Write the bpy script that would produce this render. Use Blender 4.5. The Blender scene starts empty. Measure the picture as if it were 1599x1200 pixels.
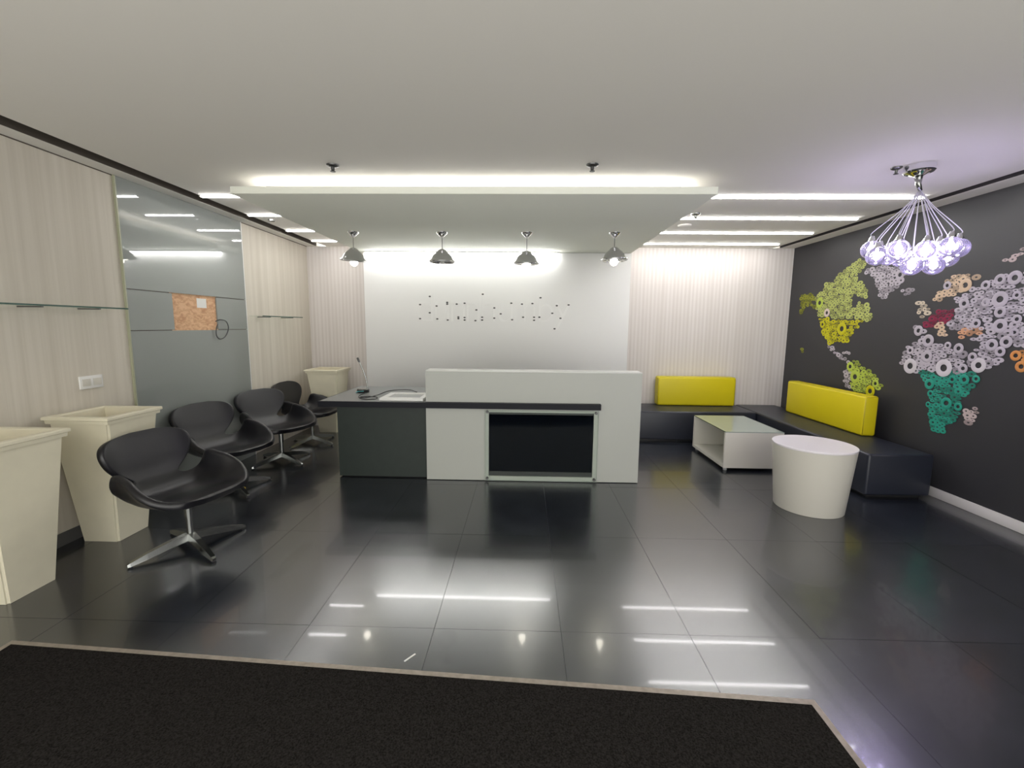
import bpy, bmesh, math, random
from mathutils import Vector, Matrix
random.seed(7)
scn = bpy.context.scene
COL = scn.collection
PI = math.pi

# ------------------------------------------------------------------ camera, world, lights, exposure
cam_data = bpy.data.cameras.new('camera')
cam_data.sensor_fit = 'HORIZONTAL'
cam_data.sensor_width = 36.0
cam_data.lens = 696.3 / 1599.0 * 36.0
cam_data.clip_start = 0.05
cam = bpy.data.objects.new('camera', cam_data)
COL.objects.link(cam)
PITCH, YAW, ROLL = 0.1294, -0.0255, 0.0088
_f = Vector((math.sin(YAW) * math.cos(PITCH), math.cos(YAW) * math.cos(PITCH), -math.sin(PITCH)))
_r = Vector((math.cos(YAW), -math.sin(YAW), 0))
_u = _r.cross(_f)
_r2 = _r * math.cos(ROLL) + _u * math.sin(ROLL)
_u2 = -_r * math.sin(ROLL) + _u * math.cos(ROLL)
M = Matrix((( _r2.x, _u2.x, -_f.x, 0), (_r2.y, _u2.y, -_f.y, 0), (_r2.z, _u2.z, -_f.z, 1.48), (0, 0, 0, 1)))
cam.matrix_world = M
scn.camera = cam

world = bpy.data.worlds.new('world')
world.use_nodes = True
scn.world = world
world.node_tree.nodes['Background'].inputs[0].default_value = (1.0, 0.98, 0.93, 1)
world.node_tree.nodes['Background'].inputs[1].default_value = 2.1     # added even fill, entering by the room end left open behind the camera
STRIP_POWER = 27.0
COVE_POWER = 8.5
WASH_POWER = 24.0
BULB_POWER = 26.0
GLOBE_POWER = 28.0

scn.view_settings.view_transform = 'Standard'
scn.view_settings.look = 'None'
scn.view_settings.exposure = 0.68
scn.view_settings.gamma = 1.0
scn.view_settings.use_curve_mapping = False
scn.cycles.use_denoising = True
scn.cycles.max_bounces = 10
scn.cycles.diffuse_bounces = 6
scn.cycles.sample_clamp_indirect = 6.0
scn.cycles.caustics_refractive = False

# ------------------------------------------------------------------ helpers
def s2l(c):
    c = c / 255.0
    return c / 12.92 if c <= 0.04045 else ((c + 0.055) / 1.055) ** 2.4
def rgb(r, g, b):
    return (s2l(r), s2l(g), s2l(b), 1)

def mat(name, col, rough=0.5, metal=0.0, noise=0.0, nscale=40.0, bump=0.0, coat=0.0, coat_rough=0.05,
        spec=0.5, stretch=None, rnd=0.0, nrough=0.0, alpha=1.0):
    m = bpy.data.materials.new(name)
    m.use_nodes = True
    nt = m.node_tree
    b = nt.nodes['Principled BSDF']
    b.inputs['Base Color'].default_value = col
    b.inputs['Roughness'].default_value = rough
    b.inputs['Metallic'].default_value = metal
    b.inputs['Coat Weight'].default_value = coat
    b.inputs['Coat Roughness'].default_value = coat_rough
    b.inputs['Specular IOR Level'].default_value = spec
    b.inputs['Alpha'].default_value = alpha
    if noise or bump or nrough:
        g = nt.nodes.new('ShaderNodeNewGeometry')
        mp = nt.nodes.new('ShaderNodeMapping')
        if stretch: mp.inputs['Scale'].default_value = stretch
        nt.links.new(g.outputs['Position'], mp.inputs['Vector'])
        n = nt.nodes.new('ShaderNodeTexNoise')
        n.inputs['Scale'].default_value = nscale
        n.inputs['Detail'].default_value = 4
        nt.links.new(mp.outputs[0], n.inputs['Vector'])
        if noise:
            mx = nt.nodes.new('ShaderNodeMix'); mx.data_type = 'RGBA'
            d = tuple(max(0, c * (1 - noise)) for c in col[:3]) + (1,)
            l = tuple(min(1, c * (1 + noise)) for c in col[:3]) + (1,)
            rp = nt.nodes.new('ShaderNodeMapRange')
            rp.inputs[1].default_value = 0.3; rp.inputs[2].default_value = 0.7
            nt.links.new(n.outputs['Fac'], rp.inputs[0])
            nt.links.new(rp.outputs[0], mx.inputs[0])
            mx.inputs[6].default_value = d; mx.inputs[7].default_value = l
            out = mx.outputs[2]
            if rnd:
                oi = nt.nodes.new('ShaderNodeObjectInfo')
                hs = nt.nodes.new('ShaderNodeHueSaturation')
                mr = nt.nodes.new('ShaderNodeMapRange')
                mr.inputs[3].default_value = 1 - rnd; mr.inputs[4].default_value = 1 + rnd
                nt.links.new(oi.outputs['Random'], mr.inputs[0])
                nt.links.new(mr.outputs[0], hs.inputs['Value'])
                nt.links.new(out, hs.inputs['Color'])
                out = hs.outputs[0]
            nt.links.new(out, b.inputs['Base Color'])
        if nrough:
            mr = nt.nodes.new('ShaderNodeMapRange')
            mr.inputs[3].default_value = rough - nrough; mr.inputs[4].default_value = rough + nrough
            nt.links.new(n.outputs['Fac'], mr.inputs[0])
            nt.links.new(mr.outputs[0], b.inputs['Roughness'])
        if bump:
            bp = nt.nodes.new('ShaderNodeBump')
            bp.inputs['Strength'].default_value = bump
            bp.inputs['Distance'].default_value = 0.002
            nt.links.new(n.outputs['Fac'], bp.inputs['Height'])
            nt.links.new(bp.outputs[0], b.inputs['Normal'])
    return m

def emat(name, col, power):
    m = bpy.data.materials.new(name)
    m.use_nodes = True
    nt = m.node_tree
    nt.nodes.remove(nt.nodes['Principled BSDF'])
    e = nt.nodes.new('ShaderNodeEmission')
    e.inputs[0].default_value = col
    e.inputs[1].default_value = power
    nt.links.new(e.outputs[0], nt.nodes['Material Output'].inputs[0])
    return m

def glassmat(name, tint, refl=1.0, ior=1.45, base_alpha=0.04, rough=0.0):
    # thin single-sheet glass: mostly clear, fresnel mirror on top
    m = bpy.data.materials.new(name)
    m.use_nodes = True
    nt = m.node_tree
    nt.nodes.remove(nt.nodes['Principled BSDF'])
    tr = nt.nodes.new('ShaderNodeBsdfTransparent'); tr.inputs[0].default_value = tint
    gl = nt.nodes.new('ShaderNodeBsdfGlossy'); gl.inputs['Roughness'].default_value = rough
    fr = nt.nodes.new('ShaderNodeFresnel'); fr.inputs[0].default_value = ior
    ma = nt.nodes.new('ShaderNodeMath'); ma.operation = 'MULTIPLY_ADD'; ma.use_clamp = True
    ma.inputs[1].default_value = refl; ma.inputs[2].default_value = base_alpha
    nt.links.new(fr.outputs[0], ma.inputs[0])
    mx = nt.nodes.new('ShaderNodeMixShader')
    nt.links.new(ma.outputs[0], mx.inputs[0])
    nt.links.new(tr.outputs[0], mx.inputs[1]); nt.links.new(gl.outputs[0], mx.inputs[2])
    nt.links.new(mx.outputs[0], nt.nodes['Material Output'].inputs[0])
    return m

def stripes(name, col_a, col_b, axis, scale, rough=0.6, amount=1.0, fine=0.0):
    # vertical streaks: noise stretched along Z, read along one wall axis
    m = bpy.data.materials.new(name)
    m.use_nodes = True
    nt = m.node_tree
    b = nt.nodes['Principled BSDF']
    b.inputs['Roughness'].default_value = rough
    b.inputs['Specular IOR Level'].default_value = 0.25
    g = nt.nodes.new('ShaderNodeNewGeometry')
    mp = nt.nodes.new('ShaderNodeMapping')
    mp.inputs['Scale'].default_value = (scale, scale, 0.35) 
    nt.links.new(g.outputs['Position'], mp.inputs['Vector'])
    n = nt.nodes.new('ShaderNodeTexNoise'); n.inputs['Scale'].default_value = 1.0; n.inputs['Detail'].default_value = 5
    n.inputs['Roughness'].default_value = 0.62
    nt.links.new(mp.outputs[0], n.inputs['Vector'])
    fac = n.outputs['Fac']
    if fine:
        sx = nt.nodes.new('ShaderNodeSeparateXYZ')
        nt.links.new(g.outputs['Position'], sx.inputs[0])
        mm = nt.nodes.new('ShaderNodeMath'); mm.operation = 'MULTIPLY'; mm.inputs[1].default_value = fine
        nt.links.new(sx.outputs[axis], mm.inputs[0])
        sn = nt.nodes.new('ShaderNodeMath'); sn.operation = 'SINE'
        nt.links.new(mm.outputs[0], sn.inputs[0])
        ad = nt.nodes.new('ShaderNodeMath'); ad.operation = 'MULTIPLY_ADD'; ad.inputs[1].default_value = 0.16
        nt.links.new(sn.outputs[0], ad.inputs[0]); nt.links.new(n.outputs['Fac'], ad.inputs[2])
        fac = ad.outputs[0]
    rp = nt.nodes.new('ShaderNodeMapRange')
    rp.inputs[1].default_value = 0.3; rp.inputs[2].default_value = 0.7
    nt.links.new(fac, rp.inputs[0])
    mx = nt.nodes.new('ShaderNodeMix'); mx.data_type = 'RGBA'
    mx.inputs[6].default_value = col_a; mx.inputs[7].default_value = col_b
    nt.links.new(rp.outputs[0], mx.inputs[0])
    nt.links.new(mx.outputs[2], b.inputs['Base Color'])
    return m

def link(name, me, m, parent=None, smooth=False):
    o = bpy.data.objects.new(name, me)
    COL.objects.link(o)
    if m is not None:
        me.materials.clear(); me.materials.append(m)
    if smooth:
        for p in me.polygons: p.use_smooth = True
    if parent is not None: o.parent = parent
    return o

def obj(name, bm, m, parent=None, smooth=False):
    me = bpy.data.meshes.new(name)
    bmesh.ops.recalc_face_normals(bm, faces=bm.faces[:])
    bm.to_mesh(me); bm.free()
    return link(name, me, m, parent, smooth)

def smooth_by_angle(o, deg=40):
    me = o.data
    for p in me.polygons: p.use_smooth = True
    bm = bmesh.new(); bm.from_mesh(me)
    for e in bm.edges:
        if len(e.link_faces) == 2 and e.calc_face_angle(0) > math.radians(deg): e.smooth = False
    bm.to_mesh(me); bm.free()
    return o

def bx(bm, x0, x1, y0, y1, z0, z1, bevel=0.0, seg=2):
    vs = [bm.verts.new(p) for p in ((x0,y0,z0),(x1,y0,z0),(x1,y1,z0),(x0,y1,z0),(x0,y0,z1),(x1,y0,z1),(x1,y1,z1),(x0,y1,z1))]
    fs = [bm.faces.new([vs[i] for i in f]) for f in ((3,2,1,0),(4,5,6,7),(0,1,5,4),(1,2,6,5),(2,3,7,6),(3,0,4,7))]
    if bevel:
        es = list({e for f in fs for e in f.edges})
        bmesh.ops.bevel(bm, geom=es, offset=bevel, segments=seg, profile=0.5, affect='EDGES', clamp_overlap=True)
    return bm

def box(name, x0, x1, y0, y1, z0, z1, m, parent=None, bevel=0.0, seg=2):
    o = obj(name, bx(bmesh.new(), x0, x1, y0, y1, z0, z1, bevel, seg), m, parent)
    if bevel: smooth_by_angle(o, 35)
    return o

def lathe(bm, prof, seg=32, cx=0, cy=0, cz=0):
    rings = []
    for r, z in prof:
        if r < 1e-6:
            rings.append([bm.verts.new((cx, cy, cz + z))])
        else:
            rings.append([bm.verts.new((cx + r*math.cos(2*PI*i/seg), cy + r*math.sin(2*PI*i/seg), cz + z)) for i in range(seg)])
    for a, b in zip(rings, rings[1:]):
        if len(a) == 1 and len(b) == 1: continue
        for i in range(seg):
            j = (i + 1) % seg
            if len(a) == 1: bm.faces.new((a[0], b[i], b[j]))
            elif len(b) == 1: bm.faces.new((a[i], a[j], b[0]))
            else: bm.faces.new((a[i], a[j], b[j], b[i]))
    return bm

def tube(bm, pts, r, seg=8, caps=True):
    pts = [Vector(p) for p in pts]
    rings = []
    n = len(pts)
    prev = None
    for i, p in enumerate(pts):
        t = (pts[min(i+1, n-1)] - pts[max(i-1, 0)]).normalized()
        if prev is None:
            a = Vector((0,0,1)) if abs(t.z) < 0.9 else Vector((1,0,0))
            s = t.cross(a).normalized()
        else:
            s = (prev - t * prev.dot(t)).normalized()
        prev = s
        w = t.cross(s)
        rr = r[i] if isinstance(r, (list, tuple)) else r
        rings.append([bm.verts.new(p + (s*math.cos(2*PI*k/seg) + w*math.sin(2*PI*k/seg))*rr) for k in range(seg)])
    for a, b in zip(rings, rings[1:]):
        for k in range(seg):
            bm.faces.new((a[k], a[(k+1)%seg], b[(k+1)%seg], b[k]))
    if caps:
        bm.faces.new(rings[0][::-1]); bm.faces.new(rings[-1])
    return bm

def curve_pts(ctrl, n=8):
    P = [Vector(c) for c in ctrl]
    P = [P[0]*2 - P[1]] + P + [P[-1]*2 - P[-2]]
    out = []
    for i in range(1, len(P) - 2):
        for k in range(n):
            t = k / n
            a, b, c, d = P[i-1], P[i], P[i+1], P[i+2]
            out.append(0.5*((2*b) + (c-a)*t + (2*a-5*b+4*c-d)*t*t + (3*b-a-3*c+d)*t**3))
    out.append(P[-2])
    return out

def tag(o, label, cat, group=None):
    o['label'] = label; o['category'] = cat
    if group: o['group'] = group
    return o
def thing(name, label, cat, loc=(0,0,0), rz=0.0, group=None):
    o = bpy.data.objects.new(name, None)
    o.empty_display_size = 0.1
    COL.objects.link(o)
    o.location = loc; o.rotation_euler = (0, 0, rz)
    return tag(o, label, cat, group)
def struct(o):
    o['kind'] = 'structure'
    return o
def dup(root, loc, rz, label, rx=None):
    r = root.copy(); COL.objects.link(r)
    r.location = loc; r.rotation_euler = (rx or 0, 0, rz); r['label'] = label
    for ch in list(root.children):
        c = ch.copy(); COL.objects.link(c); c.parent = r
        for g in list(ch.children):
            d = g.copy(); COL.objects.link(d); d.parent = c
    return r
def lerp_table(tab, s):
    for (a, *va), (b, *vb) in zip(tab, tab[1:]):
        if s <= b:
            t = (s - a) / (b - a) if b > a else 0
            return [x + (y - x) * t for x, y in zip(va, vb)]
    return list(tab[-1][1:])

# ------------------------------------------------------------------ materials
M_CEIL = mat('ceiling_paint', (0.80, 0.78, 0.73, 1), 0.9, spec=0.1)
M_RAFT = mat('raft_paint', (0.88, 0.90, 0.82, 1), 0.85, spec=0.15)
M_SLOT = mat('slot_dark', (0.11, 0.095, 0.08, 1), 0.9, spec=0.1)
M_SLOT_R = mat('slot_grey', (0.06, 0.056, 0.056, 1), 0.9, spec=0.1)
M_FEATURE = mat('feature_white', (0.74, 0.74, 0.73, 1), 0.55, spec=0.3)
M_GROUT = mat('grout', (0.13, 0.135, 0.14, 1), 0.7)
M_TILE = mat('slate_tile', (0.0105, 0.0130, 0.0195, 1), 0.24, noise=0.35, nscale=5.0, coat=0.22, coat_rough=0.04,
             spec=1.0, rnd=0.16, nrough=0.03, bump=0.0)
M_TILE.node_tree.nodes['Principled BSDF'].inputs['IOR'].default_value = 1.75
M_WALLP_L = stripes('wallpaper_streaked_cream', (0.54, 0.50, 0.425, 1), (0.65, 0.61, 0.535, 1), 1, 18.0)
M_WALLP_B = stripes('wallpaper_striped_beige', (0.57, 0.53, 0.50, 1), (0.65, 0.615, 0.59, 1), 0, 26.0, fine=120.0)
M_MURAL = mat('mural_charcoal', (0.030, 0.030, 0.034, 1), 0.45, spec=0.4, noise=0.06, nscale=300)
M_SKIRT_L = mat('skirting_grey', (0.10, 0.10, 0.10, 1), 0.5)
M_SKIRT_R = mat('skirting_white', (0.62, 0.60, 0.60, 1), 0.35)
M_ALU = mat('brushed_aluminium', (0.34, 0.35, 0.34, 1), 0.26, metal=1.0)
M_CHROME = mat('chrome', (0.82, 0.82, 0.84, 1), 0.06, metal=1.0)
M_SHADE = mat('satin_chrome', (0.62, 0.62, 0.63, 1), 0.16, metal=0.95)
M_LEATHER = mat('black_leather', (0.006, 0.006, 0.009, 1), 0.36, spec=0.55, bump=0.12, nscale=420, nrough=0.05)
M_CREAM = mat('planter_cream', (0.73, 0.69, 0.54, 1), 0.45, spec=0.35, noise=0.03, nscale=9)
M_SOIL = mat('planter_fill', (0.30, 0.21, 0.12, 1), 0.9, noise=0.4, nscale=25, bump=0.6)
M_PAPER = mat('crumpled_paper', (0.10, 0.075, 0.055, 1), 0.8)
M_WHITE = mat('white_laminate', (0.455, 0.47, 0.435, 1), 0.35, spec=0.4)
M_WHITE_W = mat('white_lacquer', (0.62, 0.60, 0.54, 1), 0.35, spec=0.4)
M_TABLE_TOP = mat('white_table_top', (0.80, 0.77, 0.80, 1), 0.25)
M_COUNTER = mat('grey_worktop', (0.165, 0.175, 0.175, 1), 0.32, spec=0.5, noise=0.05, nscale=60)
M_COUNTER_EDGE = mat('worktop_edge_black', (0.008, 0.009, 0.014, 1), 0.45, spec=0.2)
M_CAB = mat('green_grey_laminate', (0.028, 0.037, 0.033, 1), 0.4, spec=0.3, noise=0.06, nscale=12)
M_SCREEN = mat('black_screen', (0.003, 0.004, 0.007, 1), 0.10, spec=0.05)
M_BEZEL = mat('screen_bezel', (0.03, 0.03, 0.032, 1), 0.35)
M_GLASS = glassmat('clear_glass', (0.965, 0.985, 0.97, 1), 0.06, base_alpha=0.0)
M_GLASS_EDGE = mat('glass_edge_green', (0.03, 0.09, 0.07, 1), 0.15, spec=0.8)
M_GREYGLASS = mat('back_painted_glass', (0.225, 0.245, 0.235, 1), 0.6, spec=0.5, coat=1.0, coat_rough=0.0)
M_GREYGLASS.node_tree.nodes['Principled BSDF'].inputs['Coat IOR'].default_value = 1.75
M_BENCH = mat('navy_grey_leather', (0.016, 0.019, 0.030, 1), 0.38, spec=0.5, bump=0.1, nscale=300)
M_YELLOW = mat('yellow_leather', (0.62, 0.52, 0.006, 1), 0.42, spec=0.45, bump=0.1, nscale=300)
M_PIPING = mat('dark_seam', (0.02, 0.02, 0.03, 1), 0.45)
M_YPIPING = mat('yellow_seam', (0.42, 0.34, 0.006, 1), 0.45)
M_CARPET = mat('carpet_pile', (0.018, 0.0165, 0.0155, 1), 1.0, noise=0.55, nscale=170, bump=0.9, spec=0.0)
M_TRIM = mat('mat_trim', (0.30, 0.26, 0.22, 1), 0.45, metal=0.3, noise=0.15, nscale=40)
M_BLACK = mat('black_plastic', (0.012, 0.012, 0.013, 1), 0.4)
M_CABLE = mat('dark_cable', (0.05, 0.055, 0.055, 1), 0.5)
M_TEAL = mat('teal_tag', (0.08, 0.40, 0.42, 1), 0.5)
M_PLASTIC = mat('white_plastic', (0.78, 0.78, 0.76, 1), 0.35)
M_TRAYGREY = mat('tray_grey', (0.33, 0.34, 0.34, 1), 0.35)
M_STEEL = mat('dark_steel', (0.12, 0.12, 0.12, 1), 0.35, metal=0.8)
M_HOLE = mat('drill_hole', (0.08, 0.08, 0.08, 1), 0.9)
M_GHOST = mat('letter_ghost', (0.795, 0.795, 0.785, 1), 0.42)
M_YTAG = mat('yellow_cap', (0.75, 0.50, 0.04, 1), 0.5)
M_STRIP = emat('strip_light', (1.0, 0.98, 0.97, 1), STRIP_POWER)
M_COVE = emat('cove_light', (0.97, 0.95, 1.0, 1), COVE_POWER)
M_WASH = emat('wall_wash_light', (1.0, 0.99, 0.97, 1), WASH_POWER)
M_BULB = emat('warm_bulb', (1.0, 0.95, 0.80, 1), BULB_POWER)
M_VIOLET = emat('cool_bulb', (0.74, 0.66, 1.0, 1), GLOBE_POWER)
M_FROST = mat('frosted_bulb', (0.62, 0.62, 0.60, 1), 0.2)
def globemat():
    m = glassmat('globe_glass', (0.95, 0.93, 1.0, 1), 1.6, ior=1.55, base_alpha=0.08, rough=0.02)
    nt = m.node_tree
    out = nt.nodes['Material Output']; old = out.inputs[0].links[0].from_socket
    df = nt.nodes.new('ShaderNodeBsdfTranslucent'); df.inputs[0].default_value = (0.82, 0.78, 0.95, 1)  # lavender glow haze of the lit cluster, mixed into the clear glass
    mx = nt.nodes.new('ShaderNodeMixShader'); mx.inputs[0].default_value = 0.045
    nt.links.new(old, mx.inputs[1]); nt.links.new(df.outputs[0], mx.inputs[2]); nt.links.new(mx.outputs[0], out.inputs[0])
    return m
M_GLOBE = globemat()
M_MIRRORGLASS = mat('table_glass', (0.27, 0.33, 0.30, 1), 0.5, coat=1.0, coat_rough=0.02)

def osb():
    m = mat('plywood_chips', (0.58, 0.33, 0.17, 1), 0.7)
    nt = m.node_tree
    g = nt.nodes.new('ShaderNodeNewGeometry'); mp = nt.nodes.new('ShaderNodeMapping')
    mp.inputs['Scale'].default_value = (1, 14, 26); mp.inputs['Rotation'].default_value = (0.4, 0, 0)
    nt.links.new(g.outputs['Position'], mp.inputs[0])
    v = nt.nodes.new('ShaderNodeTexNoise'); v.inputs['Scale'].default_value = 1.0; v.inputs['Detail'].default_value = 3
    v.inputs['Distortion'].default_value = 1.6
    nt.links.new(mp.outputs[0], v.inputs['Vector'])
    r = nt.nodes.new('ShaderNodeValToRGB')
    r.color_ramp.elements[0].position = 0.3; r.color_ramp.elements[0].color = (0.50, 0.26, 0.14, 1)
    r.color_ramp.elements[1].position = 0.62; r.color_ramp.elements[1].color = (0.72, 0.46, 0.27, 1)
    nt.links.new(v.outputs['Fac'], r.inputs[0])
    nt.links.new(r.outputs[0], nt.nodes['Principled BSDF'].inputs['Base Color'])
    return m
M_OSB = osb()

# ------------------------------------------------------------------ room shell
XL, XR, YB, YF, H = -3.064, 3.678, 6.372, -1.1, 2.565
T = 0.15

floor = struct(box('floor', XL - T, XR + T, YF, YB + T, -0.12, -0.004, M_GROUT))
PX, PY, X0, Y0, GAP = 0.622, 1.0, 0.199, 0.01, 0.0009
def cuts(a, b, p, o):
    k = math.ceil((a - o) / p + 1e-6)
    c = [a]
    while o + k * p < b - 1e-6:
        c.append(o + k * p); k += 1
    return c + [b]
tile_cache = {}
xs, ys = cuts(XL, XR, PX, X0), cuts(YF, YB, PY, Y0)
for xa, xb in zip(xs, xs[1:]):
    for ya, yb in zip(ys, ys[1:]):
        key = (round(xb - xa, 3), round(yb - ya, 3))
        if key not in tile_cache:
            w, d = (xb - xa) / 2 - GAP, (yb - ya) / 2 - GAP
            bm = bmesh.new()
            bx(bm, -w, w, -d, d, -0.015, 0.0)
            me = bpy.data.meshes.new('tile'); bmesh.ops.recalc_face_normals(bm, faces=bm.faces[:]); bm.to_mesh(me); bm.free()
            tile_cache[key] = me
        o = link('tile', tile_cache[key], M_TILE, floor)
        o.location = ((xa + xb) / 2, (ya + yb) / 2, random.uniform(-0.0003, 0.0003))
        o.rotation_euler = (random.uniform(-0.0006, 0.0006), random.uniform(-0.0006, 0.0006), 0)

SLI, SLO, SRI, SRO = -2.785, -2.925, 3.385, 3.483     # shadow slots along both side walls
ceil = struct(box('ceiling', SLI, SRI, YF, YB + T, H, H + 0.14, M_CEIL))
box('soffit_strip', XL - T, SLO, YF, YB + T, H, H + 0.14, M_CEIL, ceil)
box('soffit_strip', SRO, XR + T, YF, YB + T, H, H + 0.14, M_CEIL, ceil)
for a_, b_, m_ in ((SLO, SLI, M_SLOT), (SRI, SRO, M_SLOT_R)):  # dark boxes paint the slot's shade onto its top and sides
    box('slot_shade', a_ + 0.004, b_ - 0.004, YF, YB, H + 0.10, H + 0.14, m_, ceil)
    box('slot_shade', a_ + 0.0002, a_ + 0.004, YF, YB, H + 0.002, H + 0.14, m_, ceil)
    box('slot_shade', b_ - 0.004, b_ - 0.0002, YF, YB, H + 0.002, H + 0.14, m_, ceil)

wall_left = struct(box('wall_left', XL - T, XL, YF, YB, 0, H, M_WALLP_L))
wall_right = struct(box('wall_right', XR, XR + T, YF, YB, 0, H, M_MURAL))
wall_back = struct(box('wall_back', XL - T, XR + T, YB, YB + T, 0, H, M_WALLP_B))
struct(box('baseboard_left', XL, XL + 0.012, YF, 3.40, 0, 0.085, M_SKIRT_L))
struct(box('baseboard_right', XR - 0.014, XR, YF, YB, 0, 0.085, M_SKIRT_R, bevel=0.004))
struct(box('baseboard_back', 1.40, XR - 0.014, YB - 0.012, YB, 0, 0.085, M_SKIRT_R))
shade_bm = bmesh.new()  # dark strip painted in as the shadow line where left wall meets ceiling
bx(shade_bm, XL, XL + 0.006, YF, YB, H - 0.006, H)
struct(obj('ceiling_shade_line', shade_bm, M_SLOT))

# feature wall with the ghost of a removed sign
FX0, FX1, FY = -2.135, 1.385, 6.0
feature = struct(box('wall_feature', FX0, FX1, FY, YB, 0, 2.432, M_FEATURE, bevel=0.004))
LET = [('d', -1.43, -1.215), ('u', -1.19, -1.0), ('n', -0.975, -0.785), ('n', -0.765, -0.595), ('h', -0.565, -0.385),
       ('u', -0.345, -0.15), ('m', -0.125, 0.145), ('b', 0.19, 0.385), ('y', 0.41, 0.615)]
BASE, XH, ASC, DESC = 1.535, 0.255, 0.365, -0.10
for ch, xa, xb in LET:
    cu = bpy.data.curves.new('letter', 'FONT'); cu.body = ch; cu.size = 1.0; cu.resolution_u = 6
    cu.offset = -0.018
    tmp = bpy.data.objects.new('letter_tmp', cu); COL.objects.link(tmp)
    dg = bpy.context.evaluated_depsgraph_get()
    me = bpy.data.meshes.new_from_object(tmp.evaluated_get(dg))
    bpy.data.objects.remove(tmp); bpy.data.curves.remove(cu)
    vx = [v.co.x for v in me.vertices]; vy = [v.co.y for v in me.vertices]
    lo, hi, yl, yh = min(vx), max(vx), min(vy), max(vy)
    bm = bmesh.new(); bm.from_mesh(me)
    top = ASC if ch in 'dhb' else XH
    bot = DESC if ch == 'y' else 0.0
    for v in bm.verts:
        v.co = Vector((xa + (v.co.x - lo) / (hi - lo) * (xb - xa), 0, BASE + bot + (v.co.y - yl) / (yh - yl) * (top - bot)))
    bpy.data.meshes.remove(me)
    o = obj('letter', bm, M_GHOST, feature)
    o.location = (0, FY - 0.0004, 0)
HOLES = [(-1.257, 1.86), (-1.26, 1.646), (-1.388, 1.753), (-1.391, 1.567), (-1.168, 1.736), (-1.16, 1.565), (-1.025, 1.784), (-1.025, 1.762), (-1.02, 1.552), (-0.898, 1.763), (-0.877, 1.592), (-0.877, 1.572), (-0.793, 1.775), (-0.794, 1.586), (-0.794, 1.554), (-0.636, 1.688), (-0.649, 1.547), (-0.551, 1.894), (-0.559, 1.593), (-0.559, 1.556), (-0.397, 1.716), (-0.397, 1.582), (-0.312, 1.639), (-0.171, 1.78), (-0.159, 1.563), (-0.03, 1.769), (-0.013, 1.597), (0.108, 1.777), (0.132, 1.598), (0.133, 1.558), (0.214, 1.853), (0.203, 1.599), (0.373, 1.652), (0.431, 1.752), (0.586, 1.763), (0.483, 1.587), (0.407, 1.448)]
bm = bmesh.new(); lathe(bm, [(0, 0.004), (0.016, 0.004), (0.016, 0), (0, 0)], 10)
bmesh.ops.recalc_face_normals(bm, faces=bm.faces[:])
hme = bpy.data.meshes.new('fixing_hole'); bm.to_mesh(hme); bm.free()
for i, (x, z) in enumerate(HOLES):
    o = link('fixing_hole', hme, M_HOLE, feature)
    o.location = (x, FY - 0.0003, z); o.rotation_euler = (PI/2, 0, 0)
    o.scale = (1.0, 0.62, 1)

# wall wash tube in the gap above the feature wall
wl = thing('wall_wash_light', 'long glowing white light tube along the top of the white sign wall', 'light', (0, 0, 0))
box('diffuser', -2.08, 0.42, FY - 0.055, FY - 0.03, 2.395, 2.418, M_WASH, wl)
box('light_housing', -2.10, 0.44, FY - 0.065, FY - 0.003, 2.419, 2.4315, M_PLASTIC, wl)

# suspended ceiling raft with cove
RX0, RX1, RY0, RY1, RZ0, RZ1 = -2.185, 1.385, 3.40, YB - 0.002, 2.435, 2.487
raft = thing('suspended_ceiling_panel', 'large white suspended ceiling panel floating over the reception desk', 'ceiling panel')
box('panel', RX0, RX1, RY0, FY - 0.002, RZ0, RZ1, M_RAFT, raft, bevel=0.002)
box('panel', RX0, RX1, FY - 0.0018, RY1, RZ0, RZ1, M_RAFT, raft)
box('riser', -2.005, 1.175, RY0 + 0.165, RY1, RZ1, H - 0.001, mat('riser_cream', (0.70, 0.66, 0.58, 1), 0.8), raft)
box('cove_strip', -2.0, 1.17, RY0 + 0.135, RY0 + 0.155, RZ1, RZ1 + 0.012, M_COVE, raft)
box('cove_strip', -2.035, -2.015, RY0 + 0.17, YB - 0.3, RZ1, RZ1 + 0.012, M_COVE, raft)
box('cove_strip', 1.185, 1.205, RY0 + 0.17, YB - 0.3, RZ1, RZ1 + 0.012, M_COVE, raft)

# ceiling strip lights
def strip(x0, x1, y, label):
    t = thing('ceiling_strip_light', label, 'light', ((x0 + x1) / 2, y, H), 0, 'recessed ceiling strip lights')
    h = (x1 - x0) / 2
    box('diffuser', -h, h, -0.016, 0.016, -0.014, -0.004, M_STRIP, t, bevel=0.003)
    box('light_housing', -h, h, -0.018, 0.018, -0.004, -0.0005, M_PLASTIC, t)
    for s in (-1, 1):
        box('end_cap', s*h - 0.006, s*h + 0.006, -0.018, 0.018, -0.015, -0.0005, M_PLASTIC, t)
RANK = ['nearest the camera', 'second from the camera', 'third from the camera', 'nearest the back wall']
for k, y in enumerate((3.92, 4.58, 5.30, 5.93)):
    strip(-2.775, -2.27, y, 'short bright ceiling strip left of the suspended panel, ' + RANK[k])
for k, y in enumerate((3.925, 4.665, 5.355, 6.04)):
    strip(1.47, 3.28, y, 'long bright ceiling strip right of the suspended panel, ' + RANK[k])

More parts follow.
